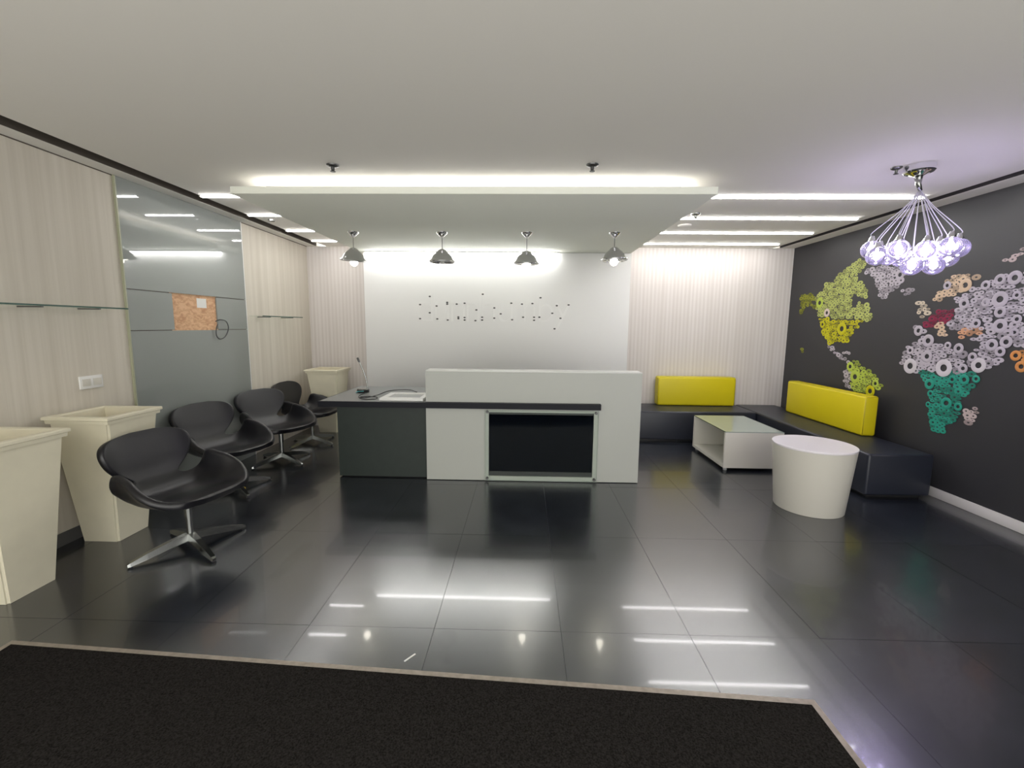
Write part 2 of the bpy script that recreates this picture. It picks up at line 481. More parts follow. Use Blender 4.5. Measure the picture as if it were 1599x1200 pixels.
# ------------------------------------------------------------------ left wall: grey glass cladding
GY0, GY1, GZ0, GZ1, GX = 3.40, 4.875, 1.4185, 1.738, XL + 0.016
gl = thing('glass_wall_cladding', 'tall glossy grey back-painted glass panels on the left wall', 'wall panel')
g = 0.003
def gpanel(y0, y1, z0, z1): return box('glass_panel', XL + 0.004, GX, y0, y1, z0, z1, M_GREYGLASS, gl)
gpanel(GY0, GY1, GZ1 + g, H - 0.002)
gpanel(GY0, 3.845, GZ0 + g, GZ1 - g)
gpanel(4.405, GY1, GZ0 + g, GZ1 - g)
gpanel(GY0, GY1, 0.002, GZ0 - g)
board = box('plywood_board', XL + 0.0005, XL + 0.004, 3.83, 4.42, GZ0 - 0.01, GZ1 + 0.01, M_OSB, gl)
box('paper_label', XL + 0.0042, XL + 0.006, 4.15, 4.275, 1.625, 1.712, M_PLASTIC, board)
box('joint_strip', XL + 0.0005, XL + 0.004, GY0, 3.83, GZ1 - 0.02, GZ1 + 0.02, M_SLOT, gl)
box('joint_strip', XL + 0.0005, XL + 0.004, 4.42, GY1, GZ1 - 0.02, GZ1 + 0.02, M_SLOT, gl)
box('joint_strip', XL + 0.0005, XL + 0.004, GY0, 3.83, GZ0 - 0.02, GZ0 + 0.01, M_SLOT, gl)
box('joint_strip', XL + 0.0005, XL + 0.004, 4.42, GY1, GZ0 - 0.02, GZ0 + 0.01, M_SLOT, gl)
box('edge_profile', XL + 0.0005, XL + 0.018, GY0 - 0.012, GY0 - 0.001, 0, H - 0.001, mat('edge_profile_olive', (0.36, 0.37, 0.26, 1), 0.4), gl)
box('edge_profile', XL + 0.0005, XL + 0.018, GY1 + 0.001, GY1 + 0.010, 0, H - 0.001, M_PLASTIC, gl)
bm = bmesh.new()
tube(bm, curve_pts([(GX - 0.012, 4.385, 1.50), (GX + 0.012, 4.43, 1.517), (GX + 0.02, 4.50, 1.50), (GX + 0.022, 4.525, 1.43), (GX + 0.02, 4.47, 1.35),
                    (GX + 0.02, 4.39, 1.325), (GX + 0.018, 4.345, 1.36), (GX + 0.018, 4.35, 1.43), (GX + 0.01, 4.385, 1.47)], 6), 0.005, 8)
tag(obj('wall_cable', bm, M_CABLE, None, True), 'dark cable loop hanging from the plywood opening in the grey glass', 'cable')

def shelf(y0, y1, z, br, label):
    t = thing('glass_shelf', label, 'shelf', (XL, (y0 + y1) / 2, z))
    h = (y1 - y0) / 2
    box('shelf_pane', 0.001, 0.15, -h, h, 0, 0.010, M_GLASS, t)
    box('shelf_edge', 0.15, 0.152, -h, h, 0, 0.010, M_GLASS_EDGE, t)
    for b in br:
        box('shelf_bracket', 0.0005, 0.156, b - 0.007, b + 0.007, -0.009, -0.0005, M_STEEL, t, bevel=0.002)
shelf(2.30, 3.25, 1.576, (-0.12, 0.25), 'thin green-edged glass shelf on the cream wall above the nearest planters')
shelf(4.95, 5.86, 1.562, (-0.30, 0.20), 'small thin glass shelf beyond the grey glass panels')

ot = thing('outlet_plate', 'white double socket plate low on the cream left wall', 'socket', (XL, 3.05, 1.062))
box('face_plate', 0.0005, 0.014, -0.085, 0.085, -0.045, 0.045, M_PLASTIC, ot, bevel=0.004)
for s in (-0.04, 0.04):
    box('switch', 0.0142, 0.018, s - 0.03, s + 0.03, -0.025, 0.025, M_WHITE_W, ot, bevel=0.002)

# ------------------------------------------------------------------ right wall print: a world map made of rings
INK = dict(olive=(150,155,40), lime_pale=(188,196,112), yellow=(205,200,20), lime=(188,208,84), lilac=(198,190,200), white=(222,216,222),
           pink=(226,208,204), cream=(222,208,186), peach_pale=(224,196,166), peach=(226,170,130), maroon=(140,34,70),
           teal=(44,160,138), cream_pink=(208,190,188), orange=(224,152,84))
INKM = {k: mat('print_' + k, rgb(*[c * 0.88 for c in v]), 0.5, spec=0.3) for k, v in INK.items()}
INKD = {k: mat('print_dim_' + k, rgb(*[c * 0.70 for c in v]), 0.5, spec=0.3) for k, v in INK.items()}
def ring(bm, y, z, ry, rz, rin, seg, x=XR, rise=0.003):
    lo, mid, hi = [], [], []
    for i in range(seg):
        c, s = math.cos(2*PI*i/seg), math.sin(2*PI*i/seg)
        lo.append(bm.verts.new((x - 0.0008, y + ry*c, z + rz*s)))
        m_ = (1 + rin) / 2
        mid.append(bm.verts.new((x - 0.0008 - rise, y + ry*m_*c, z + rz*m_*s)))
        hi.append(bm.verts.new((x - 0.0008, y + ry*rin*c, z + rz*rin*s)))
    for i in range(seg):
        j = (i + 1) % seg
        bm.faces.new((lo[i], lo[j], mid[j], mid[i])); bm.faces.new((mid[i], mid[j], hi[j], hi[i]))
BIG = [(5.296, 1.481, 0.075, 'yellow'), (5.731, 1.799, 0.065, 'lime'), (5.58, 1.673, 0.052, 'pink'), (5.638, 1.532, 0.044, 'yellow'), (5.011, 0.955, 0.071, 'lime'), (5.1, 1.061, 0.053, 'lime'), (4.775, 0.828, 0.063, 'yellow'), (4.716, 0.917, 0.044, 'lime'), (4.566, 2.011, 0.051, 'lilac'), (3.892, 1.851, 0.055, 'peach_pale'), (3.725, 1.836, 0.038, 'lilac'), (3.621, 1.869, 0.044, 'lilac'), (3.516, 1.872, 0.053, 'lilac'), (3.6, 1.718, 0.062, 'lilac'), (3.586, 1.62, 0.044, 'lilac'), (3.571, 1.514, 0.055, 'lilac'), (3.881, 1.699, 0.044, 'lilac'), (3.758, 1.533, 0.039, 'lilac'), (4.053, 1.862, 0.037, 'lilac'), (4.17, 1.38, 0.058, 'lilac'), (4.161, 1.238, 0.054, 'lilac'), (3.975, 1.345, 0.033, 'lilac'), (3.875, 1.325, 0.044, 'lilac'), (4.325, 1.136, 0.072, 'white'), (3.985, 1.149, 0.077, 'white'), (3.814, 1.161, 0.04, 'lilac'), (3.691, 1.198, 0.061, 'white'), (3.612, 1.366, 0.048, 'lilac'), (3.51, 1.392, 0.047, 'lilac'), (3.543, 1.317, 0.04, 'lilac'), (4.282, 1.47, 0.048, 'lilac'), (4.346, 1.283, 0.038, 'lilac'), (3.748, 1.26, 0.039, 'lilac'), (4.102, 0.992, 0.048, 'teal'), (3.894, 1.057, 0.034, 'teal'), (3.791, 1.069, 0.044, 'teal'), (3.694, 1.085, 0.032, 'teal'), (3.919, 0.848, 0.051, 'teal'), (4.078, 0.908, 0.032, 'teal'), (3.81, 0.836, 0.036, 'teal'), (4.087, 0.807, 0.026, 'teal'), (3.429, 1.293, 0.039, 'orange'), (3.381, 1.215, 0.042, 'orange'), (3.705, 1.7, 0.034, 'lilac'), (3.459, 1.563, 0.035, 'lilac'), (3.484, 1.741, 0.032, 'lilac'), (3.462, 1.465, 0.032, 'lilac'), (3.396, 1.786, 0.051, 'lilac'), (3.343, 1.63, 0.044, 'lilac'), (3.339, 1.493, 0.048, 'lilac')]
LAND = [
    ('olive', [(6.153, 1.921), (5.881, 1.933), (5.783, 1.748), (6.001, 1.757), (6.102, 1.683)]),
    ('lime_pale', [(5.808, 1.913), (5.679, 1.962), (5.666, 2.018), (5.54, 2.035), (5.43, 2.121), (5.318, 2.162), (5.25, 2.206), (5.128, 2.241), (5.0, 2.185), (5.077, 2.132), (5.123, 2.086), (5.13, 2.009), (5.018, 1.959), (4.955, 1.878), (4.963, 1.816), (5.047, 1.808), (5.147, 1.88), (5.195, 1.83), (5.199, 1.737), (5.105, 1.72), (5.077, 1.771), (4.951, 1.739), (4.907, 1.661), (4.83, 1.584), (4.927, 1.573), (5.086, 1.588), (5.742, 1.628), (5.802, 1.719)]),
    ('yellow', [(5.715, 1.598), (5.086, 1.588), (4.976, 1.561), (5.103, 1.456), (5.146, 1.375), (5.176, 1.32), (5.313, 1.329), (5.474, 1.308), (5.621, 1.421)]),
    ('lilac', [(5.562, 1.32), (5.476, 1.323), (5.381, 1.241), (5.314, 1.203), (5.209, 1.154), (5.119, 1.111), (5.163, 1.102), (5.328, 1.16), (5.441, 1.224)]),
    ('lilac', [(5.238, 1.221), (5.127, 1.241), (5.121, 1.203), (5.216, 1.203)]),
    ('lime', [(5.125, 1.105), (5.018, 1.127), (4.922, 1.07), (4.816, 1.041), (4.709, 0.976), (4.638, 0.923), (4.66, 0.857), (4.865, 0.801), (5.008, 0.807), (5.09, 0.864)]),
    ('lilac', [(5.182, 1.101), (5.089, 1.108), (5.071, 0.866), (5.024, 0.791), (5.087, 0.796), (5.164, 0.854), (5.196, 0.934)]),
    ('lilac', [(5.042, 2.127), (4.877, 2.131), (4.587, 2.093), (4.492, 2.014), (4.538, 1.95), (4.61, 1.864), (4.693, 1.823), (4.73, 1.765), (4.818, 1.831), (4.875, 2.008), (5.017, 2.074)]),
    ('lilac', [(4.524, 1.857), (4.418, 1.871), (4.385, 1.824), (4.477, 1.813)]),
    ('cream', [(4.32, 1.736), (4.232, 1.731), (4.196, 1.613), (4.287, 1.594), (4.331, 1.666)]),
    ('peach_pale', [(4.18, 1.788), (4.119, 1.847), (4.082, 1.905), (4.0, 1.947), (3.877, 1.953), (3.79, 1.895), (3.896, 1.808), (3.975, 1.774), (4.058, 1.739), (4.162, 1.74)]),
    ('maroon', [(4.259, 1.575), (4.178, 1.606), (4.08, 1.657), (3.96, 1.668), (3.949, 1.587), (4.031, 1.551), (4.093, 1.505), (4.224, 1.505)]),
    ('lilac', [(4.339, 1.505), (4.239, 1.52), (4.208, 1.444), (4.314, 1.427)]),
    ('peach_pale', [(4.135, 1.552), (4.042, 1.551), (3.996, 1.433), (4.095, 1.442)]),
    ('lilac', [(3.973, 1.754), (3.765, 1.855), (3.626, 1.906), (3.468, 1.931), (3.282, 1.924), (3.2, 1.345), (3.389, 1.37), (3.481, 1.362), (3.49, 1.307), (3.576, 1.302), (3.657, 1.358), (3.819, 1.407), (3.67, 1.449), (3.715, 1.5), (3.935, 1.489), (3.975, 1.469), (4.009, 1.551), (3.931, 1.611)]),
    ('peach', [(3.933, 1.479), (3.714, 1.495), (3.668, 1.44), (3.903, 1.415)]),
    ('lilac', [(3.793, 1.293), (3.659, 1.377), (3.539, 1.289), (3.544, 1.205), (3.665, 1.152), (3.756, 1.177)]),
    ('lilac', [(4.393, 1.326), (4.294, 1.376), (4.2, 1.418), (4.049, 1.362), (3.855, 1.37), (3.817, 1.251), (3.781, 1.144), (3.839, 1.118), (4.358, 1.087), (4.437, 1.156), (4.448, 1.231)]),
    ('teal', [(4.253, 1.09), (3.802, 1.142), (3.668, 1.107), (3.687, 1.036), (3.759, 0.987), (3.781, 0.851), (3.825, 0.719), (3.916, 0.588), (4.032, 0.587), (4.082, 0.686), (4.09, 0.906), (4.153, 1.008)]),
    ('cream_pink', [(3.753, 0.805), (3.663, 0.868), (3.65, 0.806), (3.672, 0.727), (3.744, 0.712)]),
    ('orange', [(3.481, 1.308), (3.384, 1.338), (3.258, 1.342), (3.283, 1.098), (3.367, 1.141)]),
    ('cream_pink', [(3.635, 1.97), (3.593, 2.036), (3.488, 2.072), (3.479, 2.045), (3.57, 1.994)]),
    ('olive', [(6.12, 1.242), (5.962, 1.227), (5.989, 1.172)]),
]
def inside(p, poly):
    y, z = p; r = False
    for (a, b), (c, d) in zip(poly, poly[1:] + poly[:1]):
        if (b > z) != (d > z) and y < (c - a) * (z - b) / (d - b) + a: r = not r
    return r
for y, z, r, c in BIG:
    bm = bmesh.new(); ring(bm, y, z, r, r, 0.40, 28, x=XR - 0.004, rise=0.006)
    obj('printed_ring', bm, INKM[c], wall_right, True)
rr = random.Random(11)
small = {}
for c, poly in LAND:
    ymin, ymax = min(p[0] for p in poly), max(p[0] for p in poly)
    zmin, zmax = min(p[1] for p in poly), max(p[1] for p in poly)
    z = zmin + 0.008
    row = 0
    while z < zmax:
        y = ymin + rr.uniform(0, 0.03)
        while y < ymax:
            k = rr.choice((0.8, 1.0, 1.0, 1.35))
            if inside((y, z), poly) and all((y-a)**2 + (z-b)**2 > (r*0.93)**2 for a, b, r, _ in BIG):
                if rr.random() < 0.07: y += 0.03; continue
                bm = small.setdefault((c, rr.choice((0, 0, 1))), bmesh.new())
                ry = 0.030 * k
                ring(bm, y, z + rr.uniform(-0.006, 0.006), ry, ry * rr.uniform(0.42, 0.78), 0.28, 12, x=XR - rr.uniform(0.0, 0.003), rise=0.002)
            y += 0.046 * k * rr.uniform(0.9, 1.15)
        z += 0.031
        row += 1
for (c, dk), bm in small.items():
    o = obj('small_printed_rings', bm, (INKD if dk else INKM)[c], wall_right, True); o['kind'] = 'stuff'

# ------------------------------------------------------------------ reception desk
wx0, wx1, wy0, wy1, wz = -0.917, 1.100, 4.128, 4.315, 1.063
desk = thing('reception_counter_front', 'white upright reception counter front with a framed black screen', 'reception desk')
SX0, SX1, SZ0, SZ1 = -0.322, 0.667, 0.050, 0.672
bm = bmesh.new()
nic = 0.03
bx(bm, wx0, SX0, wy0, wy0 + nic, 0.006, wz - 0.012)
bx(bm, SX1, wx1, wy0, wy0 + nic, 0.006, wz - 0.012)
bx(bm, SX0, SX1, wy0, wy0 + nic, 0.006, SZ0)
bx(bm, SX0, SX1, wy0, wy0 + nic, SZ1, wz - 0.012)
bx(bm, wx0, wx1, wy0 + nic, wy1, 0.006, wz - 0.012)
obj('body', bm, M_WHITE, desk)
box('top_cap', wx0, wx1, wy0, wy1, wz - 0.0118, wz, mat('white_top', (0.66, 0.67, 0.64, 1), 0.3), desk, bevel=0.002)
scr = box('display_screen', SX0 + 0.002, SX1 - 0.002, wy0 + 0.012, wy0 + nic - 0.001, SZ0 + 0.002, SZ1 - 0.002, M_SCREEN, desk)
box('bezel', SX0 + 0.003, SX1 - 0.003, wy0 + 0.008, wy0 + 0.0118, SZ0 + 0.003, SZ0 + 0.045, M_BEZEL, scr)
box('bezel', SX0 + 0.003, SX1 - 0.003, wy0 + 0.008, wy0 + 0.0118, SZ1 - 0.02, SZ1 - 0.003, M_BEZEL, scr)
pane = box('glass_pane', SX0 - 0.035, SX1 + 0.040, wy0 - 0.018, wy0 - 0.012, SZ0 - 0.038, SZ1 + 0.022, M_GLASS, desk)
for xa, xb, za, zb in ((SX0 - 0.037, SX0 - 0.035, SZ0 - 0.040, SZ1 + 0.024), (SX1 + 0.040, SX1 + 0.042, SZ0 - 0.040, SZ1 + 0.024),
                       (SX0 - 0.035, SX1 + 0.040, SZ0 - 0.040, SZ0 - 0.038), (SX0 - 0.035, SX1 + 0.040, SZ1 + 0.022, SZ1 + 0.024)):
    box('pane_edge', xa, xb, wy0 - 0.018, wy0 - 0.012, za, zb, mat('pane_edge', (0.36, 0.41, 0.37, 1), 0.3) if 'pane_edge' not in bpy.data.materials else bpy.data.materials['pane_edge'], pane)
for x in (SX0 - 0.014, SX1 + 0.018):
    for z in (SZ0 - 0.020, SZ1 + 0.004):
        bm = bmesh.new(); lathe(bm, [(0, 0.022), (0.011, 0.022), (0.013, 0.019), (0.013, 0.0), (0, 0)], 16)
        o = obj('standoff', bm, M_STEEL, desk, False); smooth_by_angle(o)
        o.location = (x, wy0 - 0.0005, z); o.rotation_euler = (PI/2, 0, 0)

wt = thing('worktop', 'long dark grey worktop running left of and across the white counter', 'worktop')
tz0, tz1 = 0.712, 0.765
ed = 0.012
box('top_panel', -1.915, wx0 - 0.001, 4.085 + ed, 5.13, tz0, tz1, M_COUNTER, wt)
box('top_panel', wx0 - 0.001, 1.08, wy1 + 0.001, 5.13, tz0, tz1, M_COUNTER, wt)
box('front_edge', -1.915, 0.722, 4.075, 4.085 + ed, tz0, tz1, M_COUNTER_EDGE, wt)
box('ledge', wx0, 0.722, 4.085 + ed, wy0 - 0.0005, tz0, tz1, M_COUNTER_EDGE, wt)
box('end_edge', -1.925, -1.915, 4.075, 5.13, tz0, tz1, M_COUNTER_EDGE, wt)

cb = thing('desk_cabinet', 'dark green-grey pedestal cabinet under the left end of the worktop', 'cabinet')
box('front_panel', -1.787, wx0 - 0.002, 4.175, 4.195, 0.012, tz0 - 0.001, M_CAB, cb)
box('side_panel', -1.787, -1.767, 4.195, 5.05, 0.012, tz0 - 0.001, M_CAB, cb)
box('back_panel', -1.767, wx0 - 0.002, 5.03, 5.05, 0.012, tz0 - 0.001, M_CAB, cb)
box('plinth', -1.76, wx0 - 0.01, 4.20, 5.02, 0.001, 0.012, M_BLACK, cb)
box('support_panel', 1.04, 1.06, wy1 + 0.002, 5.05, 0.001, tz0 - 0.001, M_CAB, cb)

# things on the worktop
mic = thing('desk_microphone', 'slim silver gooseneck microphone on a round base at the worktop left end', 'microphone', (-1.705, 4.66, tz1))
bm = bmesh.new(); lathe(bm, [(0, 0.001), (0.062, 0.001), (0.064, 0.006), (0.064, 0.030), (0.060, 0.034), (0, 0.034)], 28)
smooth_by_angle(obj('base', bm, M_BLACK, mic))
bm = bmesh.new(); lathe(bm, [(0, 0.0345), (0.060, 0.0345), (0.056, 0.042), (0.02, 0.046), (0, 0.046)], 28)
smooth_by_angle(obj('base_cap', bm, M_ALU, mic))
neck = curve_pts([(0.045, 0, 0.04), (0.043, 0, 0.09), (0.033, 0, 0.15), (0.010, 0, 0.225), (-0.012, 0, 0.285), (-0.030, 0, 0.325)], 6)
bm = bmesh.new(); tube(bm, neck, 0.0065, 10)
obj('gooseneck', bm, M_ALU, mic, True)
bm = bmesh.new(); tube(bm, [(-0.029, 0, 0.322), (-0.033, 0, 0.330), (-0.048, 0, 0.365), (-0.050, 0, 0.370)], [0.008, 0.012, 0.012, 0.006], 12)
obj('microphone_head', bm, M_STEEL, mic, True)
bm = bmesh.new(); tube(bm, curve_pts([(-0.055, -0.066, 0.006), (-0.03, -0.07, 0.018), (0.0, -0.072, 0.020), (0.03, -0.067, 0.022)], 5), 0.004, 8)
obj('teal_wire', bm, M_TEAL, mic, True)

bm = bmesh.new()
cz = tz1 + 0.0045
tube(bm, curve_pts([(-1.66, 4.585, cz), (-1.66, 4.45, cz), (-1.62, 4.30, cz), (-1.53, 4.20, cz), (-1.43, 4.22, cz), (-1.45, 4.33, cz), (-1.55, 4.37, cz),
                    (-1.60, 4.28, cz + 0.006), (-1.52, 4.23, cz + 0.009), (-1.46, 4.40, cz + 0.012), (-1.39, 4.50, cz + 0.035), (-1.28, 4.54, cz + 0.045), (-1.17, 4.55, cz + 0.042), (-1.08, 4.46, cz + 0.034)], 7), 0.0042, 8)
tag(obj('desk_cable', bm, M_BLACK, None, True), 'thin black cable coiled on the worktop beside the white frame', 'cable')

tr = thing('white_frame', 'flat white rectangular frame lying on the worktop against the white counter', 'frame', (-1.155, 4.325, tz1))
bm = bmesh.new()
bx(bm, -0.21, 0.21, -0.19, -0.12, 0.001, 0.026, 0.004)
bx(bm, -0.21, 0.21, 0.14, 0.19, 0.001, 0.026, 0.004)
bx(bm, -0.21, -0.15, -0.121, 0.141, 0.001, 0.026, 0.004)
bx(bm, 0.16, 0.21, -0.121, 0.141, 0.001, 0.026, 0.004)
obj('border', bm, M_PLASTIC, tr)
box('inset', -0.152, 0.162, -0.122, 0.142, 0.001, 0.014, M_TRAYGREY, tr)

# ------------------------------------------------------------------ pendant lamps over the desk
def pendant(x, y, lit, label, drop, tilt):
    t = thing('pendant_lamp', label, 'pendant lamp', (x, y, RZ0), 0, 'chrome pendant lamps over the desk')
    bm = bmesh.new(); lathe(bm, [(0, -0.001), (0.058, -0.001), (0.055, -0.012), (0.036, -0.030), (0.018, -0.046), (0.006, -0.052), (0, -0.052)], 24)
    smooth_by_angle(obj('ceiling_rose', bm, M_CHROME, t), 50)
    bm = bmesh.new(); tube(bm, [(0, 0, -0.05), (0, 0, -drop)], 0.0028, 8)
    obj('cord', bm, M_CABLE, t)
    prof = [(0.0, 0.0), (0.022, -0.004), (0.038, -0.014), (0.050, -0.026), (0.056, -0.034), (0.078, -0.050), (0.098, -0.074), (0.110, -0.102),
            (0.116, -0.112), (0.130, -0.120), (0.137, -0.128), (0.134, -0.137), (0.122, -0.141)]
    inn = [(r - 0.003 if r > 0.01 else 0, z - 0.003) for r, z in prof[1:-2]][::-1] + [(0, -0.004)]
    bm = bmesh.new(); lathe(bm, prof + inn, 36)
    sh = obj('lamp_shade', bm, M_SHADE, t, True)
    sh.location = (0, 0, -drop); sh.rotation_euler = (tilt, tilt * 0.6, 0)
    r = 0.040 if lit else 0.021
    bm = bmesh.new()
    cz_ = -0.150 if lit else -0.135
    lathe(bm, [(0, 0.085)] + [(0.014, 0.083), (0.014, r * 0.9)] + [(r * math.sin(a), r * math.cos(a)) for a in [PI * k / 12 for k in range(3, 12)]] + [(0, -r)], 20)
    b = obj('bulb', bm, M_BULB if lit else M_FROST, t, True)
    b.location = (0, 0, -drop + cz_)
NTH = ['leftmost', 'second from left', 'third from left', 'rightmost']
PEN = [(-1.789, 4.755, 1, 0.155, 0.14), (-0.86, 4.755, 0, 0.165, 0.02), (0.02, 4.755, 1, 0.178, 0.05), (0.918, 4.745, 1, 0.140, -0.03)]
for k, (x, y, lit, d, ti) in enumerate(PEN):
    pendant(x, y, lit, NTH[k] + ' chrome dome pendant lamp over the desk, ' + ('bulb lit' if lit else 'bulb unlit'), d, ti)

# ------------------------------------------------------------------ chandelier of glass globes
ch = thing('globe_chandelier', 'cluster chandelier of clear glass globes in front of the world map wall', 'chandelier', (2.62, 3.20, H))
bm = bmesh.new(); lathe(bm, [(0, -0.001), (0.085, -0.001), (0.085, -0.040), (0.078, -0.048), (0.05, -0.052), (0.03, -0.066), (0, -0.07)], 28)
smooth_by_angle(obj('canopy', bm, M_CHROME, ch))
bm = bmesh.new(); tube(bm, [(0, 0, -0.068), (0.004, 0, -0.12), (0.02, -0.005, -0.165)], [0.024, 0.016, 0.010], 14)
obj('cord_bundle', bm, M_ALU, ch, True)
bm = bmesh.new(); lathe(bm, [(r_, z_) for r_, z_ in [(0, 0.062)] + [(0.062*math.sin(PI*k/14), 0.062*math.cos(PI*k/14)) for k in range(1, 14)] + [(0, -0.062)]], 24)
bmesh.ops.recalc_face_normals(bm, faces=bm.faces[:]); gme = bpy.data.meshes.new('globe'); bm.to_mesh(gme); bm.free()
bm = bmesh.new(); lathe(bm, [(0, 0.030), (0.008, 0.028), (0.010, 0.010), (0.020, -0.004), (0.021, -0.012), (0.014, -0.024), (0, -0.028)], 14)
bme = bpy.data.meshes.new('bulb'); bmesh.ops.recalc_face_normals(bm, faces=bm.faces[:]); bm.to_mesh(bme); bm.free()
bm = bmesh.new(); lathe(bm, [(0, 0.095), (0.010, 0.094), (0.014, 0.085), (0.024, 0.060), (0.022, 0.050), (0, 0.050)], 16)
pme = bpy.data.meshes.new('cap'); bmesh.ops.recalc_face_normals(bm, faces=bm.faces[:]); bm.to_mesh(pme); bm.free()
rg = random.Random(5)
G = [(0.02, 0.0, -0.62)]
G += [(0.13*math.cos(a)+0.02, 0.13*math.sin(a), -0.60 + rg.uniform(-0.05, 0.04)) for a in [2*PI*k/6 + 0.3 for k in range(6)]]
G += [(0.238*math.cos(a)+0.02, 0.20*math.sin(a), -0.565 + rg.uniform(-0.035, 0.045)) for a in [2*PI*k/10 for k in range(10)]]
G += [(-0.05, -0.09, -0.665), (0.10, -0.08, -0.66)]
for i, (x, y, z) in enumerate(G):
    o = link('globe', gme, M_GLOBE, ch, True); o.location = (x, y, z)
    b = link('bulb', bme, M_VIOLET if i in (0, 2, 4, 6, 8, 11, 13, 15, 17, 18) else M_FROST, o, True)
    b.location = (0, 0, 0.02)
    link('cap', pme, M_CHROME, o, True)
    bm = bmesh.new()
    tube(bm, curve_pts([(0.02 + x*0.02, y*0.02, -0.16), (0.02 + (x - 0.02)*0.35, y*0.35, -0.27), (x, y, z + 0.12), (x, y, z + 0.09)], 5), 0.0028, 6)
    obj('cord', bm, mat('clear_cord', (0.55, 0.53, 0.60, 1), 0.3) if 'clear_cord' not in bpy.data.materials else bpy.data.materials['clear_cord'], ch, True)

# ------------------------------------------------------------------ small ceiling fittings
def sprinkler(x, y, label, m=M_STEEL, k=1.0):
    t = thing('fire_sprinkler', label, 'sprinkler', (x, y, H))
    bm = bmesh.new(); lathe(bm, [(0, -0.0005), (0.042*k, -0.0005), (0.040*k, -0.008), (0.024*k, -0.016), (0, -0.016)], 22)
    smooth_by_angle(obj('escutcheon', bm, m, t))
    bm = bmesh.new(); lathe(bm, [(0, -0.016), (0.013*k, -0.016), (0.012*k, -0.034), (0.006*k, -0.040), (0.018*k, -0.042), (0.018*k, -0.045), (0, -0.046)], 16)
    smooth_by_angle(obj('head', bm, m, t))
sprinkler(-1.324, 3.19, 'dark ceiling sprinkler in front of the suspended panel, on its left half')
sprinkler(0.448, 3.185, 'dark ceiling sprinkler in front of the suspended panel, on its right half')
sprinkler(2.50, 3.24, 'small grey ceiling sprinkler just left of the chandelier canopy', k=0.8)
sprinkler(1.634, 4.50, 'pale round sprinkler by the second long ceiling strip', M_ALU, 1.1)
def disc(x, y, r, label, nm, cat, m):
    bm = bmesh.new(); lathe(bm, [(0, -0.0005), (r, -0.0005), (r*0.96, -0.014), (r*0.7, -0.022), (0, -0.024)], 26)
    o = obj(nm, bm, m, None); smooth_by_angle(o); o.location = (x, y, H); return tag(o, label, cat)
disc(1.70, 4.98, 0.07, 'flat pale ceiling detector between two long strips', 'smoke_detector', 'detector', M_CEIL)
disc(-2.66, 4.79, 0.035, 'small round ceiling fitting between the short left strips', 'ceiling_sensor', 'sensor', M_ALU)

# ------------------------------------------------------------------ planters
def planter(x, y, hb, ht, h, label, ox=0, oy=0):
    t = thing('square_planter', label, 'planter', (x, y, 0))
    bm = bmesh.new()
    def sq(r, z, dx=0, dy=0): return [bm.verts.new((dx + a*r, dy + b*r, z)) for a, b in ((-1,-1),(1,-1),(1,1),(-1,1))]
    L_ = [sq(hb, 0.001, ox, oy), sq(ht - 0.022, h - 0.045), sq(ht - 0.022, h - 0.04), sq(ht - 0.045, h - 0.04), sq(ht - 0.06, h - 0.17)]
    for a, b in zip(L_, L_[1:]):
        for i in range(4): bm.faces.new((a[i], a[(i+1)%4], b[(i+1)%4], b[i]))
    bm.faces.new(L_[0][::-1]); bm.faces.new(L_[-1])
    es = [e for e in bm.edges if abs(e.verts[0].co.z - e.verts[1].co.z) > 0.3]
    bmesh.ops.bevel(bm, geom=es, offset=0.012, segments=3, affect='EDGES')
    o = obj('body', bm, M_CREAM, t); smooth_by_angle(o, 40)
    bm = bmesh.new()
    prof = [(ht - 0.022, h - 0.045), (ht - 0.012, h - 0.045), (ht - 0.010, h - 0.024), (ht, h - 0.020), (ht, h - 0.004), (ht - 0.004, h), (ht - 0.040, h), (ht - 0.044, h - 0.006), (ht - 0.046, h - 0.05)]
    R = [[bm.verts.new((a*r, b*r, z)) for a, b in ((-1,-1),(1,-1),(1,1),(-1,1))] for r, z in prof]
    for a, b in zip(R, R[1:]):
        for i in range(4): bm.faces.new((a[i], a[(i+1)%4], b[(i+1)%4], b[i]))
    obj('rim', bm, M_CREAM, t)
    bm = bmesh.new(); bmesh.ops.create_grid(bm, x_segments=10, y_segments=10, size=ht - 0.062)
    rs = random.Random(3)
    for v in bm.verts: v.co.z = h - 0.135 + rs.uniform(-0.006, 0.012)
    obj('soil', bm, M_SOIL, t, True)
    return t
planter(-2.785, 2.20, 0.125, 0.215, 0.885, 'tall cream tapered planter at the left, nearest the camera', -0.035, 0.03)
planter(-2.815, 2.885, 0.125, 0.215, 0.885, 'tall cream tapered planter beside the nearest chair, with scraps inside', -0.045, 0.035)
planter(-2.66, 5.98, 0.125, 0.225, 0.885, 'tall cream tapered planter in the far left corner', -0.02, 0.09)
def scrap(x, y, z, s, label, m):
    bm = bmesh.new(); bmesh.ops.create_icosphere(bm, subdivisions=2, radius=s)
    rs = random.Random(int(x*1000) & 255)
    for v in bm.verts: v.co = Vector((v.co.x * rs.uniform(0.7, 1.3), v.co.y * rs.uniform(0.7, 1.3), v.co.z * 0.6 * rs.uniform(0.6, 1.3)))
    o = obj('crumpled_paper', bm, m); o.location = (x, y, z); return tag(o, label, 'paper')
scrap(-2.76, 2.93, 0.785, 0.045, 'dark crumpled scrap inside the planter beside the nearest chair', M_PAPER)
scrap(-2.86, 2.98, 0.780, 0.035, 'pale brown crumpled scrap at the back of the planter by the nearest chair', mat('tan_paper', (0.42, 0.30, 0.18, 1), 0.8))

